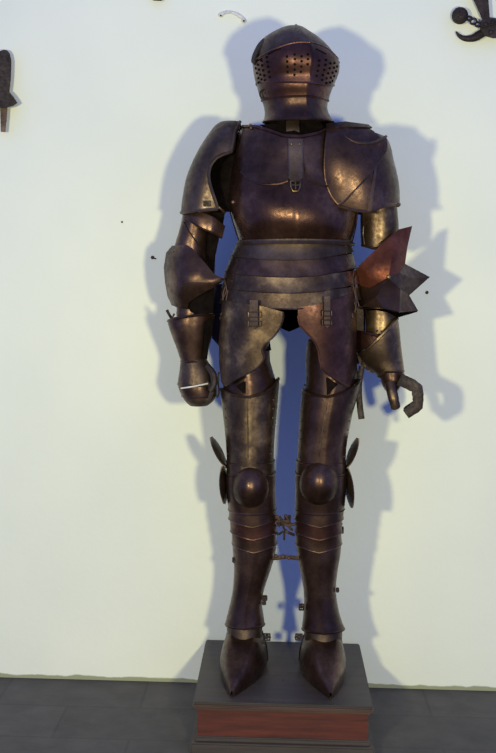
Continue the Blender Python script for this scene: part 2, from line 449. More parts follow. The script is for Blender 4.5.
# ------------------------------------------------------------------ helmet
HS = Surf(-.025, [(26.8, 291, 297, .004, .005), (28.2, 285, 303, .030, .035), (32.5, 276, 309, .060, .065), (40, 264, 320, .088, .088), (51, 256.5, 331, .107, .108), (63, 253.5, 336.5, .116, .12),
                 (76, 254.5, 336, .114, .118), (88, 257.5, 331, .104, .105), (99, 261, 327.5, .094, .09), (110, 265.5, 326.5, .088, .08), (118, 266, 330, .092, .082), (123, 265, 332.5, .096, .084)], ridge=(.004, .10, .33))
hel = None
mb = MB(); HS.shell(mb, lambda th: 26.9, lambda th: 84, nu=64, nv=30, rim='b', rr=.002)
# low comb running over the crown
zs_ = [P(295, y, -.025).z for y in (40, 36, 33, 30.5, 28.8)]
mb.tube([HS.pt(.2, z, -.0005) for z in zs_]+[HS.pt(.2+PI, z, -.0005) for z in reversed(zs_)], .0028, 8)
hel = mb.build('helmet', 'grey', A, solid=.0025)
VS = Surf(-.028, [(36, 262, 325, .098, .08), (48, 257, 331, .116, .1), (60, 253, 338, .134, .11), (72, 254, 338.5, .137, .11), (84, 257.5, 334, .122, .1)], ridge=(.012, .16, .33))
vt = smooth_line([(252, 63), (256, 60), (266, 53.5), (280, 47), (294, 43), (309, 42.5), (322, 46), (332, 52.5), (340, 61)], 4)
vb = [(253, 79), (262, 81), (284, 82), (309, 82.5), (324, 85), (337, 86)]
mb = MB(); VS.shell(mb, vt, vb, -1.5, 1.5, 70, 14, rim='tb', rr=.0016)
cols = [(-1.22, 5), (-1.06, 5), (-.90, 5), (-.72, 5), (-.22, 4), (-.05, 5), (.10, 4), (.24, 3), (.52, 4), (.70, 5), (.86, 5), (1.02, 5), (1.17, 4)]
vis = mb.build('visor', 'red', hel, solid=.0025)
mb = MB()
for ci, (th, n) in enumerate(cols):
    for k in range(n):
        py = (58 if ci % 2 == 0 else 56)+k*(22/4.6)+(2.5 if th > .45 else 0)
        z = P(295, py, -.15).z
        c0 = VS.pt(th, z, .003); nrm = (VS.pt(th, z, .01)-VS.pt(th, z, 0)); nrm.normalize()
        a = nrm.cross(Vector((0, 0, 1))).normalized(); bb = a.cross(nrm)
        mb.tube([c0-nrm*.002, c0+nrm*.0003], .0031, 10)
mb.split('breath_hole', 'void', vis)
# sights: two dark slits under the upper edge of the visor
mb = MB()
mb.tube([VS.on(x, y, .001) for x, y in dense([(268, 54.5), (274, 51), (281, 48.5)], 2)], .0022, 6)
mb.tube([VS.on(x, y, .001) for x, y in dense([(257, 61.5), (262, 58.3)], 2)], .0018, 6)
mb.tube([VS.on(x, y, .001) for x, y in dense([(316, 49), (326, 54)], 2)], .0018, 6)
mb.split('eye_slit', 'void', vis)
# bevor and its flared neck plate
BV = Surf(-.025, [(78, 256, 334, .112, .09), (86, 258, 332, .110, .09), (94, 260, 329, .107, .09), (100, 262, 327.5, .098, .08), (110, 265, 327, .092, .08), (118, 265.5, 330, .096, .082), (124, 264.5, 333, .102, .084)], ridge=(.010, .22, .33))
mb = MB(); BV.shell(mb, lambda th: 80, lambda th: 101+2*math.cos(th), -1.55, 1.55, 60, 10, off=.002, rim='b', rr=.0022); mb.build('bevor', 'red', hel, solid=.0025)
mb = MB(); BV.shell(mb, lambda th: 99, lambda th: 122+3*math.cos(th), -PI, PI, 60, 10, off=.0, flare=.003, rim='b', rr=.003); mb.build('neck_plate', 'steel', hel, solid=.0025)
# visor arm standing off at the temple
mb = MB()
arc = [(263.5, 38.5), (258.5, 44), (254.5, 51), (252, 58), (251.8, 62.5)]
r1 = [P(x, y, -.07) for x, y in smooth_line(arc)]; r2 = [P(x+3.0, y+2.0, -.085) for x, y in smooth_line(arc)]; r0 = [P(x+.5, y, -.02) for x, y in smooth_line(arc)]
mb.grid([r0, r1, r2]); mb.build('visor_arm', 'iron', hel, solid=.003)
mb = MB(); q = [(263, 89.5), (260.5, 91.5), (260, 95), (262, 98.5), (265, 99)]
mb.tube([HS.on(x, y, .006) for x, y in smooth_line(q)], .0022, 7); mb.ball(HS.on(270, 98, .004), .0025); mb.ball(HS.on(265, 93, .004), .0022)
mb.build('hook_catch', 'iron', hel)
mb = MB(); mb.ball(VS.pt(-1.45, P(256, 63, -.03).z, .000), .004, sc=(.7, 1, 1)); mb.ball(VS.pt(1.45, P(256, 63, -.03).z, .0), .004, sc=(.7, 1, 1)); mb.split('visor_pivot', 'steel', hel)
for px, py in ((262, 48), (270, 40), (285, 34), (305, 36), (318, 42)): pass

# ------------------------------------------------------------------ shoulders
SL = Surf(.03, [(122.5, 221, 243, .030, .05), (127, 215, 246, .052, .065), (144, 203, 247, .082, .085), (162, 193.5, 246, .094, .09), (178, 187.2, 243, .098, .09), (199, 183, 239, .096, .09), (213, 181.5, 236, .092, .088)])
inner = [(240, 122), (235, 131), (233.5, 142), (231, 152), (224, 154), (216, 158), (210.5, 165), (208.5, 174), (209.5, 183), (212.5, 193), (216, 203), (218, 210)]
mb = MB()
SL.shell(mb, lambda th: 123, [(178, 213), (197, 210.5), (216, 209), (230, 209)], -3.6, inner, 56, 30, rim='rb', rr=.0035)
pa = mb.build('pauldron', 'grey', A, solid=.003)
mb = MB(); SL.patch(mb, [(203, 200.5), (211, 200.5), (211.5, 206.5), (203.5, 206.5)], .003, 3); mb.build('maker_plate', 'iron', pa, solid=.002)
mb = MB(); mb.ball(T.on(233, 202, .004), .0055, sc=(1, .6, 1)); mb.tube([P(*p) for p in smooth_line([(216, 205, -.055), (221, 209, -.05), (225, 213, -.04)])], .0035, 7)
mb.split('strap', 'steel', pa)
mb = MB(); mb.grid([[P(x, y, .03-.012*k) for k, x in enumerate((211, 216, 222, 229, 236))] for y in (132, 150, 170, 190, 212)]); mb.build('arm_gap_shade', 'void', A)  # black sheet standing in for the shade inside the armhole

SR = Surf(.02, [(121.5, 314, 366, .065, .06), (127, 302, 373, .095, .07), (140, 296, 387, .128, .09), (161, 296, 393, .146, .1), (183, 298, 398, .150, .1), (204, 304, 399, .142, .1), (216, 310, 399, .132, .1)])
mb = MB()
SR.shell(mb, [(330, 128), (352, 130), (372, 132), (386, 137), (400, 140)], [(330, 204), (341, 206), (352, 209.5), (369, 212), (378, 208), (387, 205), (400, 204.5)], [(333, 130), (334, 190), (337, 212)], 3.4, 50, 26, rim='b', rr=.0035)
pr = mb.build('pauldron', 'steel', A, solid=.003)
mb = MB(); SR.patch(mb, [(374.5, 168), (377, 166), (371.5, 210), (367, 211.5)], .003, 4); mb.build('ridge_strip', 'grey', pr, solid=.002)
mb = MB()
fr = [(326, 125), (344, 123), (366, 126.5), (374, 132), (380, 138), (385.5, 137), (386.5, 148), (382, 157), (374.7, 168), (366, 178), (357.7, 187), (349, 196), (340, 204), (335, 201), (329.5, 192), (325.5, 180), (324.3, 166), (325, 150), (326.5, 135)]
SR.patch(mb, fr, .008, 3.5, extra=lambda x, y: .018*math.exp(-(((x-385)/9)**2+((y-140)/10)**2)), rim=[smooth_line(fr[5:19], 3)], rr=.0012)
fp = mb.build('front_plate', 'steel', pr, solid=.003)
mb = MB()
q = smooth_line([(345, 136), (354, 141.5), (366, 143.5), (376, 142), (386, 136.5)], 5)
mb.tube([SR.on(x, y, .010+.018*math.exp(-((x-385)/9)**2)) for x, y in q], [.001+.003*min(1, i/8) for i in range(len(q))], 8)
mb.build('raised_edge', 'grey', fp)
mb = MB(); SR.patch(mb, [(326, 124), (345, 122), (368, 125), (372, 128), (345, 127), (327, 129)], .012, 4); mb.build('top_edge', 'steel', pr, solid=.004)
mb = MB(); mb.ball(SR.on(398, 205, .004), .006); mb.ball(SR.on(366, 126.5, .012), .004); mb.split('rivet', 'strap', pr)

# ------------------------------------------------------------------ left arm in the picture
UL = Surf(.035, [(205, 184, 212, .045), (217, 183, 210, .045), (230, 180, 208, .045), (243, 176, 206, .046), (262, 172, 206, .048)])
mb = MB(); UL.shell(mb, lambda th: 205, lambda th: 262, nu=30, nv=10); al = mb.build('upper_arm_plate', 'steel', A, solid=.003)
mb = MB(); mb.grid([[P(200, y, .05), P(209, y, .03), P(x, y, .04)] for y, x in ((206, 226), (224, 223), (238, 219), (256, 215), (276, 214), (312, 213))]); mb.build('arm_gap_shade', 'void', A, solid=.004)  # inner arm shadow, put in as a black strip beside the upper arm
mb = MB(); 
tp = smooth_line([(183.5, 212, .0), (192, 212, -.02), (202, 213, -.03), (213, 217, -.03), (225, 226, -.012)], 4); bt = smooth_line([(184.5, 217, .0), (192, 222.5, -.024), (202, 228, -.034), (212, 232.5, -.032), (222, 238, -.012)], 4)
mb.grid([[P(*p) for p in tp], [P((p[0]+q[0])/2, (p[1]+q[1])/2, (p[2]+q[2])/2-.004) for p, q in zip(tp, bt)], [P(*p) for p in bt]]); mb.tube([P(*p) for p in bt], .0015, 6)
mb.build('arm_band', 'steel', al, solid=.003)
mb = MB(); mb.tube([UL.on(x, y, .004) for x, y in smooth_line([(183, 222), (190, 233), (197, 242), (201, 246)])], .0018, 6); mb.build('edge_band', 'brass', al)
# elbow
mb = MB()
V = [(172.5, 246, .02), (166.5, 253, .025), (164.3, 268, .03), (165.5, 283, .03), (168, 296, .03), (172, 305, .02), (177, 307, .0),
     (184, 245, -.03), (192, 248, -.042), (202, 259.5, -.055), (214, 274, -.06), (225, 279.5, -.055),
     (180, 262, -.045), (183, 282, -.062), (198, 282.5, -.072), (212, 283, -.068),
     (212, 288, -.055), (199, 295, -.048), (189, 302, -.035), (187.5, 309, -.02), (178, 296, -.035),
     (176, 247, .10), (168, 262, .11), (168, 285, .11), (172, 303, .10)]
fc = [(0, 7, 12), (0, 12, 1), (1, 12, 2), (2, 12, 13), (2, 13, 3), (7, 8, 12), (8, 9, 12), (9, 13, 12), (9, 14, 13), (9, 10, 14), (10, 15, 14), (10, 11, 15),
      (3, 13, 20), (3, 20, 4), (4, 20, 5), (5, 20, 6), (6, 20, 19), (20, 18, 19), (20, 13, 18), (13, 14, 17, 18), (14, 15, 16, 17), (15, 11, 16),
      (0, 1, 22, 21), (1, 2, 22), (2, 3, 23, 22), (3, 4, 23), (4, 5, 24, 23)]
facets(mb, V, fc); bmesh.ops.subdivide_edges(mb.bm, edges=mb.bm.edges[:], cuts=1, smooth=.8, use_grid_fill=True)
el = mb.build('elbow_guard', 'steel', A, solid=.003, es=75)
mb = MB(); mb.tube([P(*p) for p in dense([(184, 282.5, -.064), (198, 282.8, -.074), (212, 283.2, -.07), (225, 280, -.056)], 3)], .0015, 6); mb.build('wing_ridge', 'grey', el)
mb = MB(); mb.ball(P(174, 252, .0), .003); mb.build('rivet', 'iron', el)
# forearm + gauntlet
FL = Surf(.03, [(262, 178, 208, .036), (290, 178, 209, .036), (318, 177, 208, .038), (340, 180, 208, .034)])
mb = MB(); FL.shell(mb, lambda th: 262, lambda th: 345, nu=30, nv=8); fo = mb.build('forearm_plate', 'steel', A, solid=.003)
FI = Surf(-.005, [(284, 190, 213, .01), (310, 188, 213, .01)])
mb = MB(); mb.grid([[P(189, 301, -.02), P(194, 297.5, -.028), P(203, 292, -.03), P(213.5, 287.5, -.02)], [P(188.5, 307, -.016), P(194, 307, -.022), P(203, 306, -.022), P(213.5, 304, -.012)], [P(190, 311, -.012), P(195, 314, -.018), P(203, 314, -.018), P(213, 313, -.01)]]); mb.build('elbow_gap_shade', 'void', el, solid=.002)  # shade of the hollow under the elbow guard, laid in as a black sheet
CU = Surf(.02, [(318, 168.5, 214, .058, .06), (324, 168.5, 213, .058, .06), (340, 174, 210.5, .050, .05), (352, 178.5, 207, .042), (361, 181.5, 205, .038)])
mb = MB(); CU.shell(mb, [(166, 322), (172, 319.5), (185, 317), (200, 315), (214, 315)], lambda th: 361, nu=44, nv=14, rim='tb', rr=.0028)
ga = mb.build('gauntlet', 'steel', A, solid=.003)
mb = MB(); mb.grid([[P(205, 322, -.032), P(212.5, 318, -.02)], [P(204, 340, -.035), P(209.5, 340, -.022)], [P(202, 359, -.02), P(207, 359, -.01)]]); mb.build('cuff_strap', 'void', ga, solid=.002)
HL = Surf(.02, [(359, 181.5, 206, .038, .04), (372, 180, 213, .046, .04), (385, 178.5, 216, .052, .045), (395, 182, 216, .050, .045), (401, 185, 213, .044, .04), (405.5, 190, 207, .030, .03)])
mb = MB(); HL.shell(mb, lambda th: 359, lambda th: 384, nu=40, nv=10, rim='b', rr=.0025); mb.build('hand_plate', 'grey', ga, solid=.003)
mb = MB()
mb.tube([HL.on(x, y, .003) for x, y in dense([(181, 388.3), (190, 387), (200, 385.2), (208, 383.5)], 2)], .0022, 6); mb.build('edge_highlight', 'white', ga)['label'] = 'white strip standing in for the highlight across the knuckles'  # highlight on the plate edge, painted as a white strip
mb = MB(); HL.shell(mb, lambda th: 385, lambda th: 395.5, nu=40, nv=5, off=.001, rim='b', rr=.002); mb.build('finger_lame', 'steel', ga, solid=.002)
mb = MB(); HL.shell(mb, lambda th: 395, lambda th: 405, nu=40, nv=6, off=-.001); mb.build('finger_lame', 'grey', ga, solid=.002)
# four curled fingers inside the mitten and a thumb beside it
for k in range(4):
    mb = MB(); y0 = -.018+k*.018
    mb.tube([P(*p) for p in smooth_line([(196, 385, y0), (203, 398, y0), (209, 399, y0), (212, 389, y0), (206, 382, y0)])], .0075, 8); mb.build('finger', 'iron', ga)
mb = MB(); mb.tube([P(*p) for p in smooth_line([(207, 366, -.015), (213, 374, -.03), (214, 384, -.038), (210, 391, -.04)])], [.009]*4+[.010]*4+[.009]*3+[.008]*2, 8); mb.build('thumb', 'iron', ga)
mb = MB(); plink(mb, [(172, 319, .02), (169.5, 315, .015), (167, 310, .01)], .004, 7, flat=.5); plink(mb, [(172, 318, .0), (174.5, 313.5, .0)], .0025); mb.build('strap_end', 'iron', ga)
for pts in ([(219, 372, -.03), (218, 380, -.03), (219, 392, -.02), (217, 398, -.02)],):
    mb = MB(); plink(mb, pts, .0025); mb.build('strap', 'iron', ga)

# ------------------------------------------------------------------ right arm in the picture
UR = Surf(.03, [(200, 362, 396, .050), (212, 361, 397, .050), (230, 361, 398, .050), (248, 362, 394, .048), (262, 364, 392, .045)])
mb = MB(); UR.shell(mb, lambda th: 200, [(360, 245), (366, 246), (376, 248.5), (384, 244), (398, 238)], nu=36, nv=12, rim='b', rr=.002); ar = mb.build('upper_arm_plate', 'brass', A, solid=.003)
mb = MB(); mb.tube([UR.on(x, y, .003) for x, y in dense([(371, 218), (363.5, 226), (363, 234), (364.5, 245), (376, 248.5)], 2)], .002, 6); mb.build('edge_band', 'grey', ar)
# elbow guard, three sharp plates
mb = MB()
V = [(411.8, 226, .0), (398.5, 229.5, -.03), (383.5, 242.5, -.06), (360, 265, -.045), (356, 271, -.03), (359, 285, -.03), (370, 288, -.055), (388.5, 277, -.085), (398.5, 273, -.06), (404.5, 264.6, -.03), (392, 254, -.072), (374, 272, -.075), (407, 247, -.02)]
facets(mb, V, [(0, 1, 12), (1, 10, 12), (1, 2, 10), (2, 3, 11, 10), (3, 4, 11), (4, 5, 11), (5, 6, 11), (6, 7, 11), (7, 10, 11), (7, 8, 10), (8, 9, 10), (9, 12, 10)])
bmesh.ops.subdivide_edges(mb.bm, edges=mb.bm.edges[:], cuts=1, smooth=.5, use_grid_fill=True)
er = mb.build('elbow_guard', 'rust', A, solid=.003)
mb = MB()
V = [(404.5, 264, .0), (429.5, 277, .02), (408.5, 295.5, .01), (398, 288, -.045), (387, 277, -.075), (398.5, 272, -.055), (409, 278, -.02)]
facets(mb, V, [(0, 1, 6), (1, 2, 6), (2, 3, 6), (3, 4, 5), (3, 5, 6), (5, 0, 6)])
mb.build('elbow_wing', 'grey', er, solid=.003)
mb = MB()
V = [(358, 284, -.02), (370, 287, -.052), (388, 277.5, -.08), (400, 289, -.05), (408.5, 295, -.0), (417.8, 311, .0), (399, 312, -.05), (382.5, 308, -.07), (362, 307, -.04), (357, 300, -.01), (376, 297, -.068), (396, 318, -.01)]
facets(mb, V, [(0, 1, 10), (1, 2, 10), (2, 3, 10), (3, 4, 6), (4, 5, 6), (3, 6, 10), (6, 7, 10), (7, 8, 10), (8, 9, 10), (9, 0, 10)])
mb.build('lower_elbow_plate', 'steel', er, solid=.003)
mb = MB(); facets(mb, [(417.5, 311.5, .002), (399, 312.5, -.048), (384, 309, -.066), (362, 308.5, -.035), (372, 311, .03), (397, 317.5, .02)], [(0, 1, 5), (1, 2, 4, 5), (2, 3, 4)]); mb.build('elbow_gap_shade', 'void', er, solid=.002)  # black facets painted as the shaded underside of the elbow plates
mb = MB(); mb.ball(P(388.5, 277, -.09), .006, sc=(1, .7, 1)); mb.build('rivet', 'gold', er)
# upper rear couter body joining arm and forearm
FR = Surf(.03, [(262, 364, 394, .040), (290, 364, 396, .040), (312, 366, 396, .042), (330, 366, 398, .042), (350, 366, 400, .040)])
mb = MB(); FR.shell(mb, lambda th: 262, lambda th: 350, nu=36, nv=10); mb.build('forearm_plate', 'brass', A, solid=.003)
# flared cuff, slanting mouth
CR = Surf(.02, [(312, 355, 396.5, .060, .05), (330, 355, 399, .060, .05), (350, 357, 401, .054, .045), (365, 366, 403, .044, .04), (376, 378, 404, .036, .035)])
mb = MB()
rowsx = CR.shell(mb, [(354, 352), (364, 352.5), (370, 347), (380, 337), (390, 327), (396.5, 319), (400, 318)], lambda th: 376, -1.5, 3.6, 44, 16, rim='tb', rr=.003)
gr = mb.build('gauntlet', 'brass', A, solid=.003)
mb = MB(); CR.patch(mb, [(355, 331), (366, 333), (378, 336), (368, 347), (362, 351), (354, 349)], -.002, 4, rim=[[(355, 331), (366, 333), (378, 336)]]); mb.build('cuff_flap', 'red', gr, solid=.003)
mb = MB()
for i, (x, y) in enumerate([(375, 334), (371, 337), (377, 331), (369, 341)]): mb.ball(CR.on(x, y, .004), .003)
mb.split('cuff_rivet', 'grey', gr)
mb = MB(); CR.patch(mb, [(357, 352), (366, 352), (380, 364), (380, 374), (370, 372), (359, 363)], -.004, 4); mb.build('wrist_strap', 'strap', gr, solid=.004)
HR = Surf(.01, [(372, 379.5, 403.5, .036, .036), (379, 380.5, 403, .038, .036), (386, 383, 400, .034, .034), (391, 386, 397, .024, .026)])
mb = MB(); HR.shell(mb, lambda th: 371, lambda th: 390, nu=36, nv=8, rim='t', rr=.002); mb.build('hand_plate', 'steel', gr, solid=.002)
mb = MB()
mb.tube([P(*p) for p in smooth_line([(390.5, 383, -.03), (392, 392, -.04), (394, 401, -.045), (396, 409, -.04)])], [.0150]*4+[.0145]*4+[.0135]*3+[.011, .007], 10); mb.build('thumb', 'brass', gr)
for k in range(4):
    mb = MB(); y0 = -.030+k*.021; d = (0, 1.0, .5, -1.5)[k]
    path = dense([(399, 379, y0), (409+d*.5, 383.5, y0), (417+d*.5, 388+d*.4, y0-.002), (418, 397+d*.6, y0-.004), (418, 405.0+d, y0-.004), (406, 413.5+d, y0-.002)], 3)
    n = len(path); sg = [.0165, .0160, .0155, .0150, .0140]
    pts = [P(*p) for p in path]
    mb.tube(pts, [lerp(.0190, .0140, i/n)*(1.08 if i % 4 == 0 else 1) for i in range(n)], 6, flat=.60)
    mb.build('finger', 'iron', gr)
mb = MB(); plink(mb, [(362, 366, .0), (359, 384, .0), (359.5, 402, .0), (361.5, 419, .0)], .0085, 8, flat=.35); mb.build('dangling_strap', 'iron', gr)

for cs in ([(213, 284), (227, 284), (225, 343), (219, 346), (212, 338)], [(354, 290), (366, 300), (365, 330), (362, 362), (354, 366)]):
    mb = MB(); n = len(cs); fl = [P(x, y, .055) for x, y in cs]; bk = [P(x, y, .062) for x, y in cs]
    mb.cap([mb.bm.verts.new(p) for p in fl]); mb.build('hip_leather', 'strap', A, solid=.004)
# laces hanging at the hips
def lace(pts, m='strap', r=.0016):
    mb = MB(); plink(mb, pts, r, 6); return mb.build('lace', m, A)
for pts in ([(226, 285, -.06), (223, 295, -.065), (224, 306, -.065), (221, 315, -.06)], [(228, 290, -.07), (226, 302, -.075), (227.5, 312, -.075)], [(224, 278, -.05), (226.5, 290, -.07), (222, 300, -.06)],
            [(354, 270, -.05), (352, 284, -.07), (353, 298, -.075), (358, 312, -.07), (362, 319, -.07)], [(356, 276, -.05), (355.5, 292, -.07), (359, 306, -.07)],
            [(352, 280, -.07), (356, 300, -.08), (355, 312, -.08)], [(357, 268, -.03), (354, 276, -.05), (357, 288, -.06)], [(353, 288, -.07), (350, 302, -.085), (353, 318, -.085)]):
    lace(pts)

# ------------------------------------------------------------------ legs
def leg(cuisse_rows, boss, greave_rows, side, ridge_line, top_edge, poly_rows, lameV):
    TH = Surf(.0, cuisse_rows, ridge=(.006, .10, -.05 if side < 0 else .05))
    mb = MB(); TH.shell(mb, top_edge, lambda th: 462, nu=52, nv=18, off=0, rim='t', rr=.003)
    th = mb.build('thigh_plate', 'brass' if side < 0 else 'steel', A, solid=.003)
    mb = MB(); mb.tube([TH.on(x, y, .001) for x, y in dense(ridge_line, 4)], .0016, 6); mb.build('ridge', 'gold', th)
    mb = MB(); q0 = (226, 268) if side < 0 else (312, 354); HP = Surf(.01, [(292, *q0, .085), (330, *q0, .085), (350, q0[0]-2, q0[1]+3, .080)])
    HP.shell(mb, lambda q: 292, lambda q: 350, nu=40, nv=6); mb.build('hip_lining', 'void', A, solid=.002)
    mb = MB(); TH.shell(mb, lambda q: 340, lambda q: 402, nu=40, nv=6, off=-.008); mb.build('upper_thigh_plate', 'steel', A, solid=.003)
    # poleyn
    cx, cy, r = boss
    PO = Surf(.0, poly_rows)
    mb = MB(); PO.shell(mb, lambda q: 457+3*abs(math.sin(q)), lambda q: 474, nu=44, nv=5, off=.002, rim='tb', rr=.0015); mb.build('knee_lame', 'brass' if side < 0 else 'steel', A, solid=.002)
    mb = MB(); PO.shell(mb, lambda q: 470+2*abs(math.sin(q)), lambda q: 508, nu=44, nv=12, off=.004, rim='tb', rr=.002)
    k = mb.build('knee_guard', 'steel', A, solid=.003)
    mb = MB(); rows = []
    for i in range(17):
        q = max(i/16, .004)
        rows.append([PO.on(cx+r*1.02*q*math.cos(2*PI*j/36), cy+r*1.1*q*math.sin(2*PI*j/36), .002+.034*math.cos(q*PI/2)**.75) for j in range(36)])
    mb.grid(rows, closed=True); mb.build('knee_boss', 'steel', k)
    # lames below the knee
    for i in range(3):
        y0, y1 = 503+i*13, 519+i*13
        mb = MB(); PO.shell(mb, lambda q: y0, lambda q, y1=y1: y1+4*max(0, 1-abs(q-lameV)/.9)-2, nu=44, nv=4, off=.001+.0012*(2-i), flare=.002, rim='b', rr=.0014)
        mb.build('knee_lame', ('steel', 'red', 'steel')[i], A, solid=.002)
    GR = Surf(.02, greave_rows, ridge=(.006, .15, lameV*.8))
    y = [q[0] for q in greave_rows]
    mb = MB(); GR.shell(mb, lambda q: 541+6*max(0, 1-abs(q-lameV)/.8), lambda q: y[-1]-3*math.cos(q), nu=52, nv=24, off=.001, flare=.004, rim='tb', rr=.0018)
    g = mb.build('greave', 'steel', A, solid=.003)
    return TH, PO, GR, th, k, g
cl = [(340, 222, 272, .080), (365, 220, 273, .083), (378, 220, 278.5, .085), (392, 221, 278, .085), (415, 223.5, 276, .083), (438, 226, 274, .078), (462, 227.5, 273, .074)]
pl_ = [(455, 227.5, 273.5, .072), (470, 227.5, 273.5, .072), (490, 228, 273.5, .074), (506, 230, 274, .068), (520, 231, 275, .064), (545, 233.5, 275.5, .062, .062, .01)]
gl = [(538, 233, 276, .062, .06), (554, 233.8, 274, .062, .062), (568, 235, 270, .058, .062), (589, 234, 263, .052, .055), (603, 231.8, 260.5, .052, .05), (614, 229.5, 261.5, .056, .05), (624, 227.5, 262.5, .062, .055)]
TL, PL, GL, thL, kL, gL = leg(cl, (250.5, 488, 18.8), gl, -1, [(247, 398), (248, 430), (248, 458)], [(219, 388), (222, 390), (231, 395), (248, 397.5), (265, 393.5), (274, 386), (279, 378)], pl_, -.02)
cr_ = [(340, 305, 359, .080), (360, 303, 359.5, .083), (378, 303.5, 360, .085), (395, 302, 357, .085), (415, 300.3, 351.5, .083), (445, 298.5, 346, .078), (462, 297.7, 345, .074)]
pr_ = [(455, 297.5, 345, .072), (470, 297, 344.5, .072), (490, 297, 344, .074), (506, 297, 342.5, .068), (520, 296.5, 341, .064), (545, 296.5, 340.5, .062, .062, .01)]
gr_ = [(538, 296.3, 340.5, .062, .06), (554, 298, 339.5, .062, .062), (568, 300.5, 337, .058, .062), (589, 304.5, 334.8, .052, .055), (603, 305.5, 336, .052, .05), (616, 305, 338.5, .056, .05), (628.5, 304, 342.5, .062, .055)]
TR, PR, GRR, thR, kR, gR = leg(cr_, (319, 484, 20), gr_, 1, [(328.5, 397), (323, 428), (318.5, 457)], [(301, 389), (312, 395), (328, 397), (346, 393), (355, 386), (361, 379)], pr_, .0)
# shade in the openings below the tassets, painted as black triangles
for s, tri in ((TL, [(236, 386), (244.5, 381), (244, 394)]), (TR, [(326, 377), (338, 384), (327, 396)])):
    mb = MB(); s.patch(mb, tri, .006, 3); mb.build('notch_shade', 'void', A, solid=.002)
# rivets down the outer and inner edges of the legs
for s, k, a, b, xl in ((TL, thL, 400, 462, lambda y: poly([(274, 385), (272, 438), (270.5, 465)], y, 1)), (TR, thR, 385, 460, lambda y: poly([(305, 385), (301.5, 421), (299.5, 462)], y, 1))):
    mb = MB()
    for y in range(a, b, 9): rivet(mb, s, xl(y), y, .0028, .002)
    for y in range(a, b, 9): rivet(mb, s, (224.5+.05*(y-390)) if s is TL else (354-.15*(y-390)), y, .0022, .002)
    mb.split('rivet', 'steel', k)
for s, k, xa, xb in ((PL, kL, 229.5, 274), (PR, kR, 298, 343)):
    mb = MB()
    for y in range(476, 540, 8): mb.ball(P(xa+(y-476)*.04, y, -.01), .0038); mb.ball(P(xb-(0 if s is PL else (y-476)*.03), y, -.01), .0034)
    mb.split('rivet', 'steel', k)
# knee wings: two leaf-shaped lobes
def leaf(mb, a, b, w, y0, y1):
    rows = []; n = 14
    for i in range(n+1):
        t = i/n; c = Vector((lerp(a[0], b[0], t), lerp(a[1], b[1], t), 0)); d = Vector((b[0]-a[0], b[1]-a[1], 0)).normalized(); nn = Vector((-d.y, d.x, 0))
        ww = w*math.sin(PI*min(1, .04+t*.94))**.7
        row = []
        for k in range(5):
            s = -1+k*.5; q = c+nn*(ww*s); row.append(P(q.x, q.y, lerp(y0, y1, (s+1)/2)-.012*(1-s*s)*math.sin(PI*t)))
        rows.append(row)
    mb.grid(rows)
for k, sgn, u, l in ((kL, -1, ((211, 437), (226, 467)), ((223, 466), (224.5, 504))), (kR, 1, ((358, 438), (346.5, 468)), ((346.5, 467), (352, 508)))):
    mb = MB(); leaf(mb, *u, 3.8, .03 if sgn < 0 else -.03, -.03 if sgn < 0 else .03); leaf(mb, *l, 4.2, .03 if sgn < 0 else -.03, -.03 if sgn < 0 else .03)
    mb.build('knee_wing', 'grey', k, solid=.003)
    mb = MB(); x = u[1][0]; mb.tube([P(x, 466, 0), P(x-sgn*5, 468, -.01)], .006, 8); mb.build('wing_boss', 'steel', k)
# buckles and straps on the greaves
def buckle(par, px, py, Y, w=.012, h=.012):
    mb = MB(); c = P(px, py, Y); q = [(-w, -h), (w, -h), (w, h), (-w, h), (-w, -h)]
    mb.tube([c+Vector((a*.5, 0, b_*.5)) for a, b_ in dense(q, .004)], .0024, 6); mb.tube([c+Vector((-w*.7, -.002, 0)), c+Vector((w*.7, -.002, 0))], .002, 6)
    mb.ball(c+Vector((0, .002, 0)), w*.42); mb.build('buckle', 'iron', par)
buckle(gL, 264.5, 598, -.0); buckle(gL, 264, 603, 0, .008, .007); buckle(gL, 234, 560, -.0, .006, .012); buckle(gL, 267, 637, .0, .016, .018); buckle(gL, 263.5, 642, 0, .008, .006)
buckle(gR, 301.5, 607, .0, .012, .016); buckle(gR, 299, 637, .0, .018, .016); buckle(gR, 341.5, 530, 0, .008, .016); buckle(gR, 337.5, 590, 0, .005, .01)
# straps between the calves
mb = MB()
for i in range(16):
    a, b_ = random.uniform(272, 286), random.uniform(518, 536)
    plink(mb, [(a, b_, random.uniform(-.02, .02)), (a+random.uniform(-2, 5), b_+random.uniform(-5, 5), random.uniform(-.03, .01)), (a+random.uniform(2, 9), b_+random.uniform(-5, 7), random.uniform(-.02, .02))], random.uniform(.0025, .005), 6)
plink(mb, [(270, 524, 0), (280, 522, -.01), (288, 525, -.01), (298, 523, 0)], .0045, 8)
mb.build('leg_strap', 'strap', A)
mb = MB(); plink(mb, [(268, 559, 0), (278, 558, -.012), (286, 557, -.012), (300, 558.5, 0)], .0055, 8, flat=.5)
mb.ball(P(283, 556.5, -.016), .007); mb.ball(P(289, 558, -.016), .0055); mb.ball(P(276, 556, -.014), .006); mb.build('leg_strap', 'strap', A)

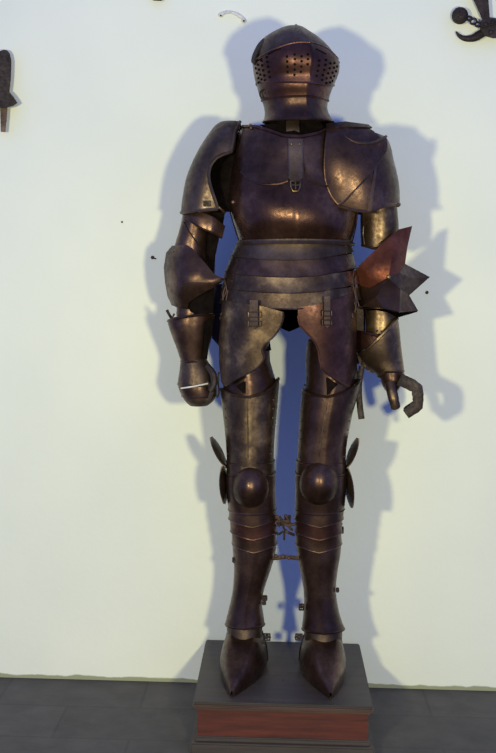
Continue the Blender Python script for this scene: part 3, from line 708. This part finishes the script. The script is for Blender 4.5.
# ------------------------------------------------------------------ feet
def foot(ank, tip, wl, name, sgn):
    """stations run from the heel to the pointed toe along the plinth top"""
    a = Vector((ank[0], ank[1], PT)); t = Vector(tip); d = (t-a); L = d.length; d.normalize(); n = Vector((-d.y, d.x, 0))
    if n.x < 0: n = -n
    def sec(s, w, h, z0=.002, e=1.0, ridge=.006, tilt=0, N_=24):
        c = a+d*(L*s); row = []
        for k in range(N_+1):
            th = -PI/2+PI*k/N_
            x = w*math.copysign(abs(math.sin(th))**.85, math.sin(th)); z = z0+(h-z0)*max(0, math.cos(th))**e + ridge*min(1, w/.03)*math.exp(-abs(th)/.2)
            zl = .016*min(1, w/.04); row.append(c+n*x+Vector((0, 0, min(h+ridge, z+zl)))-d*(tilt*(1-math.cos(th))))
        row.insert(0, c-n*w*.90+Vector((0, 0, z0))-d*tilt); row.append(c+n*w*.90+Vector((0, 0, z0))-d*tilt)
        return row
    prof = [(-.42, .022, .050), (-.36, .038, .085), (-.2, .048, .125), (-.08, .0535, .134), (.02, .057, .130), (.12, .0595, .121), (.22, .0605, .111), (.32, .0595, .100), (.44, .0545, .086), (.56, .0460, .071), (.68, .0355, .056), (.80, .0235, .041), (.92, .0095, .025), (1.0, .0012, .012)]
    def pr(s):
        for p, q in zip(prof, prof[1:]):
            if s <= q[0]: t_ = (s-p[0])/(q[0]-p[0]); return lerp(p[1], q[1], t_), lerp(p[2], q[2], t_)
        return prof[-1][1:]
    mb = MB(); ss = [.04+.96*i/26 for i in range(27)]
    mb.grid([sec(s, pr(s)[0]+.003, pr(s)[1]+.003, tilt=.035*(1-s)) for s in ss]); mb.tube(sec(.04, pr(.04)[0]+.004, pr(.04)[1]+.004, tilt=.0336), .002, 6)
    tc = mb.build('toe_cap', 'steel', A, solid=.002)
    mb = MB(); mb.grid([sec(s, *pr(s), tilt=.03) for s in [-.42, -.36, -.28, -.2, -.1, 0, .06, .12]]); mb.build('foot_plate', 'steel', A, solid=.002)
    mb = MB(); rows = [[(a+d*(L*s)+n*(pr(s)[0]*k*.88)+Vector((0, 0, .0025))) for k in (-1, -.5, 0, .5, 1)] for s in [-.42, -.2, 0, .2, .4, .6, .8, .92, 1.0]]
    mb.grid(rows); mb.build('sole', 'iron', A, solid=.004)
pA = P(245, 630, .03); foot((pA.x, .06), G(231.5, 697.5), None, 'l', -1)
pB = P(323, 632, .03); foot((pB.x, .06), G(330.5, 699), None, 'r', 1)
for (ys, x0, x1) in ((622, 227, 262), (627, 304.5, 342)):
    S = Surf(.045, [(ys-8, x0+1, x1-1, .055, .05), (ys+6, x0, x1, .060, .05), (ys+18, x0+1, x1-1, .066, .05), (ys+32, x0+2, x1-2, .066, .05)])
    mb = MB(); S.shell(mb, lambda q: ys-8, lambda q: ys+28, nu=44, nv=8); mb.build('ankle_plate', 'grey', A, solid=.002)

# ------------------------------------------------------------------ things on the wall
WY = WALL_Y
# left edge: dark weapon head hanging point down
w = thing('hanging_weapon', 'dark iron weapon with a flared collar hung upright at the left edge of the wall', 'weapon', P(3, 130, WY-.02))
def slab(mb, outline, y0, y1, mi=0):
    a = [mb.bm.verts.new(P(x, y, y0)) for x, y in outline]; b_ = [mb.bm.verts.new(P(x, y, y1)) for x, y in outline]
    n = len(a); mb.bm.faces.new(a); mb.bm.faces.new(list(reversed(b_)))
    for i in range(n): mb.bm.faces.new([a[i], b_[i], b_[(i+1) % n], a[(i+1) % n]])
mb = MB(); slab(mb, [(-3, 54), (0, 51), (4, 49.5), (7.5, 50.5), (10, 54), (11.5, 62), (11, 78), (9.5, 92), (-3, 92), (-5, 78), (-5, 62)], WY-.032, WY-.008); mb.build('grip', 'iron', w)
mb = MB(); slab(mb, [(-10, 103), (-6, 95), (-2, 91), (9, 91.5), (13, 96), (17.5, 103), (13, 106), (6, 108), (0, 108)], WY-.045, WY-.005); mb.build('collar', 'iron', w)
mb = MB(); slab(mb, [(0, 107), (7.5, 107), (6.8, 118), (5.5, 132), (1, 132)], WY-.03, WY-.012); mb.build('blade', 'grey', w)
# upper right: crossed iron fitting with hook and ball
w = thing('iron_wall_fitting', 'black iron fitting with curved hook, chain and ball at the top right of the wall', 'fitting', P(489, 40, WY-.02))
mb = MB(); c = P(460, 15.7, WY-.026)
mb.ball(c, .024, sc=(1, .8, 1), seg=20)
for k in range(8): a = 2*PI*k/8; mb.ball(c+Vector((.012*math.cos(a), -.015, .012*math.sin(a))), .004)
mb.ball(c+Vector((0, -.019, 0)), .005); mb.build('ball', 'iron', w)
mb = MB()
for (x, y, r, fl) in ((469.5, 18.5, .007, 1), (473.5, 21.5, .009, 0), (478, 24.5, .008, 1)):
    c = P(x, y, WY-.025); mb.tube([c+Vector((r*math.cos(2*PI*k/12), (.004 if fl else 0)*math.sin(2*PI*k/12), r*math.sin(2*PI*k/12)*.9)) for k in range(12)], .0032, 6, closed=True)
mb.build('chain', 'iron', w)
mb = MB(); hk = smooth_line([(456.3, 31.5), (459, 35.5), (465, 38.5), (473, 38), (480, 34.5), (487, 30)], 5)
mb.tube([P(x, y, WY-.02) for x, y in hk], [lerp(.0022, .0125, min(1, i/18)) for i in range(len(hk))], 10, flat=.8); mb.build('hook', 'iron', w)
mb = MB(); slab(mb, [(481, 20), (490, 18), (497, 18), (503, 22), (505, 30), (502, 37), (493, 38.5), (485, 36), (480, 29)], WY-.04, WY-.004)
for x, y in ((486, 24), (493, 22), (491, 32), (499, 27)): mb.ball(P(x, y, WY-.042), .007, sc=(1, .6, 1))
plink(mb, [(480, 28, WY-.045), (488, 25.5, WY-.047), (499, 23, WY-.045)], .0025); mb.build('hub', 'iron', w)
mb = MB(); slab(mb, [(466, -22), (484, -22), (488.5, 0), (490, 20), (483, 21.5), (478, 10), (473.5, 0)], WY-.03, WY-.012); mb.build('blade', 'iron', w)
# white bracket
w = thing('wall_bracket', 'small white painted curved bracket on the wall above the helmet', 'bracket', P(232, 20, WY-.005))
mb = MB(); q = smooth_line([(220.5, 14.5, WY-.008), (224, 13, WY-.012), (229, 12, WY-.018), (235, 13.5, WY-.018), (240, 16.5, WY-.014), (244, 19.5, WY-.008)], 5)
mb.tube([P(*p) for p in q], .0042, 8); mb.build('handle', 'white', w)
for x, y in ((220.8, 15), (243.8, 20.5)):
    mb = MB(); mb.ball(P(x, y, WY-.006), .007, sc=(1, .7, 1)); s_ = mb.build('screw_plate', 'white', w)
    mb = MB(); mb.ball(P(x, y+.3, WY-.0108), .003, sc=(1, .5, 1)); mb.build('screw', 'iron', s_)
# the bottom of something dark hung above the frame
w = thing('hanging_rail', 'dark lower tip of an iron piece at the top edge of the wall', 'fitting', P(157, 0, WY-.01))
mb = MB(); slab(mb, [(151, -12), (163, -12), (163.5, -.8), (161, 1), (153.5, .6), (151, -1.5)], WY-.02, WY-.004)
mb.build('tip', 'iron', w)
for i, (x, y, l) in enumerate(((152.5, 257.5, 'small dark nail in the wall left of the elbow guard'), (427, 292.5, 'small dark nail in the wall right of the pointed elbow plate'), (122, 222, 'tiny dark nail in the wall, furthest left of the three nails'))):
    mb = MB(); c = P(x, y, WY-.002); mb.ball(c, (.0055, .005, .003)[i], sc=(1, .6, 1), seg=12); mb.tube([c, c+Vector((.0, .012, 0))], .0015, 6)
    if i == 0: mb.tube([c, c+Vector((.010, .001, -.004))], .0022, 6)
    o = mb.build('wall_nail', 'iron'); rebase(o, c); tag(o, l, 'nail', 'nails in the wall')

# ------------------------------------------------------------------ light
def lamp(name, loc, target, size, power, col):
    l = bpy.data.lights.new(name, 'AREA'); l.shape = 'DISK'; l.size = size; l.energy = power; l.color = col
    o = bpy.data.objects.new(name, l); C.objects.link(o); o.location = loc
    o.rotation_euler = (Vector(target)-Vector(loc)).to_track_quat('-Z', 'Y').to_euler()
lamp('left_lamp', (-1.0, -2.75, 1.28), (0, 0, 1.05), .16, 48, (1, .95, .47))
lamp('right_lamp', (.54, -2.6, 1.14), (0, 0, 1.05), .16, 42, (1, .96, .49))
wd = bpy.data.worlds.new('world'); bpy.context.scene.world = wd; wd.use_nodes = True
wd.node_tree.nodes['Background'].inputs[0].default_value = (.19, .32, 1.05, 1); wd.node_tree.nodes['Background'].inputs[1].default_value = .80
vs = bpy.context.scene.view_settings; vs.view_transform = 'Standard'; vs.look = 'None'; vs.exposure = 0; vs.gamma = 1
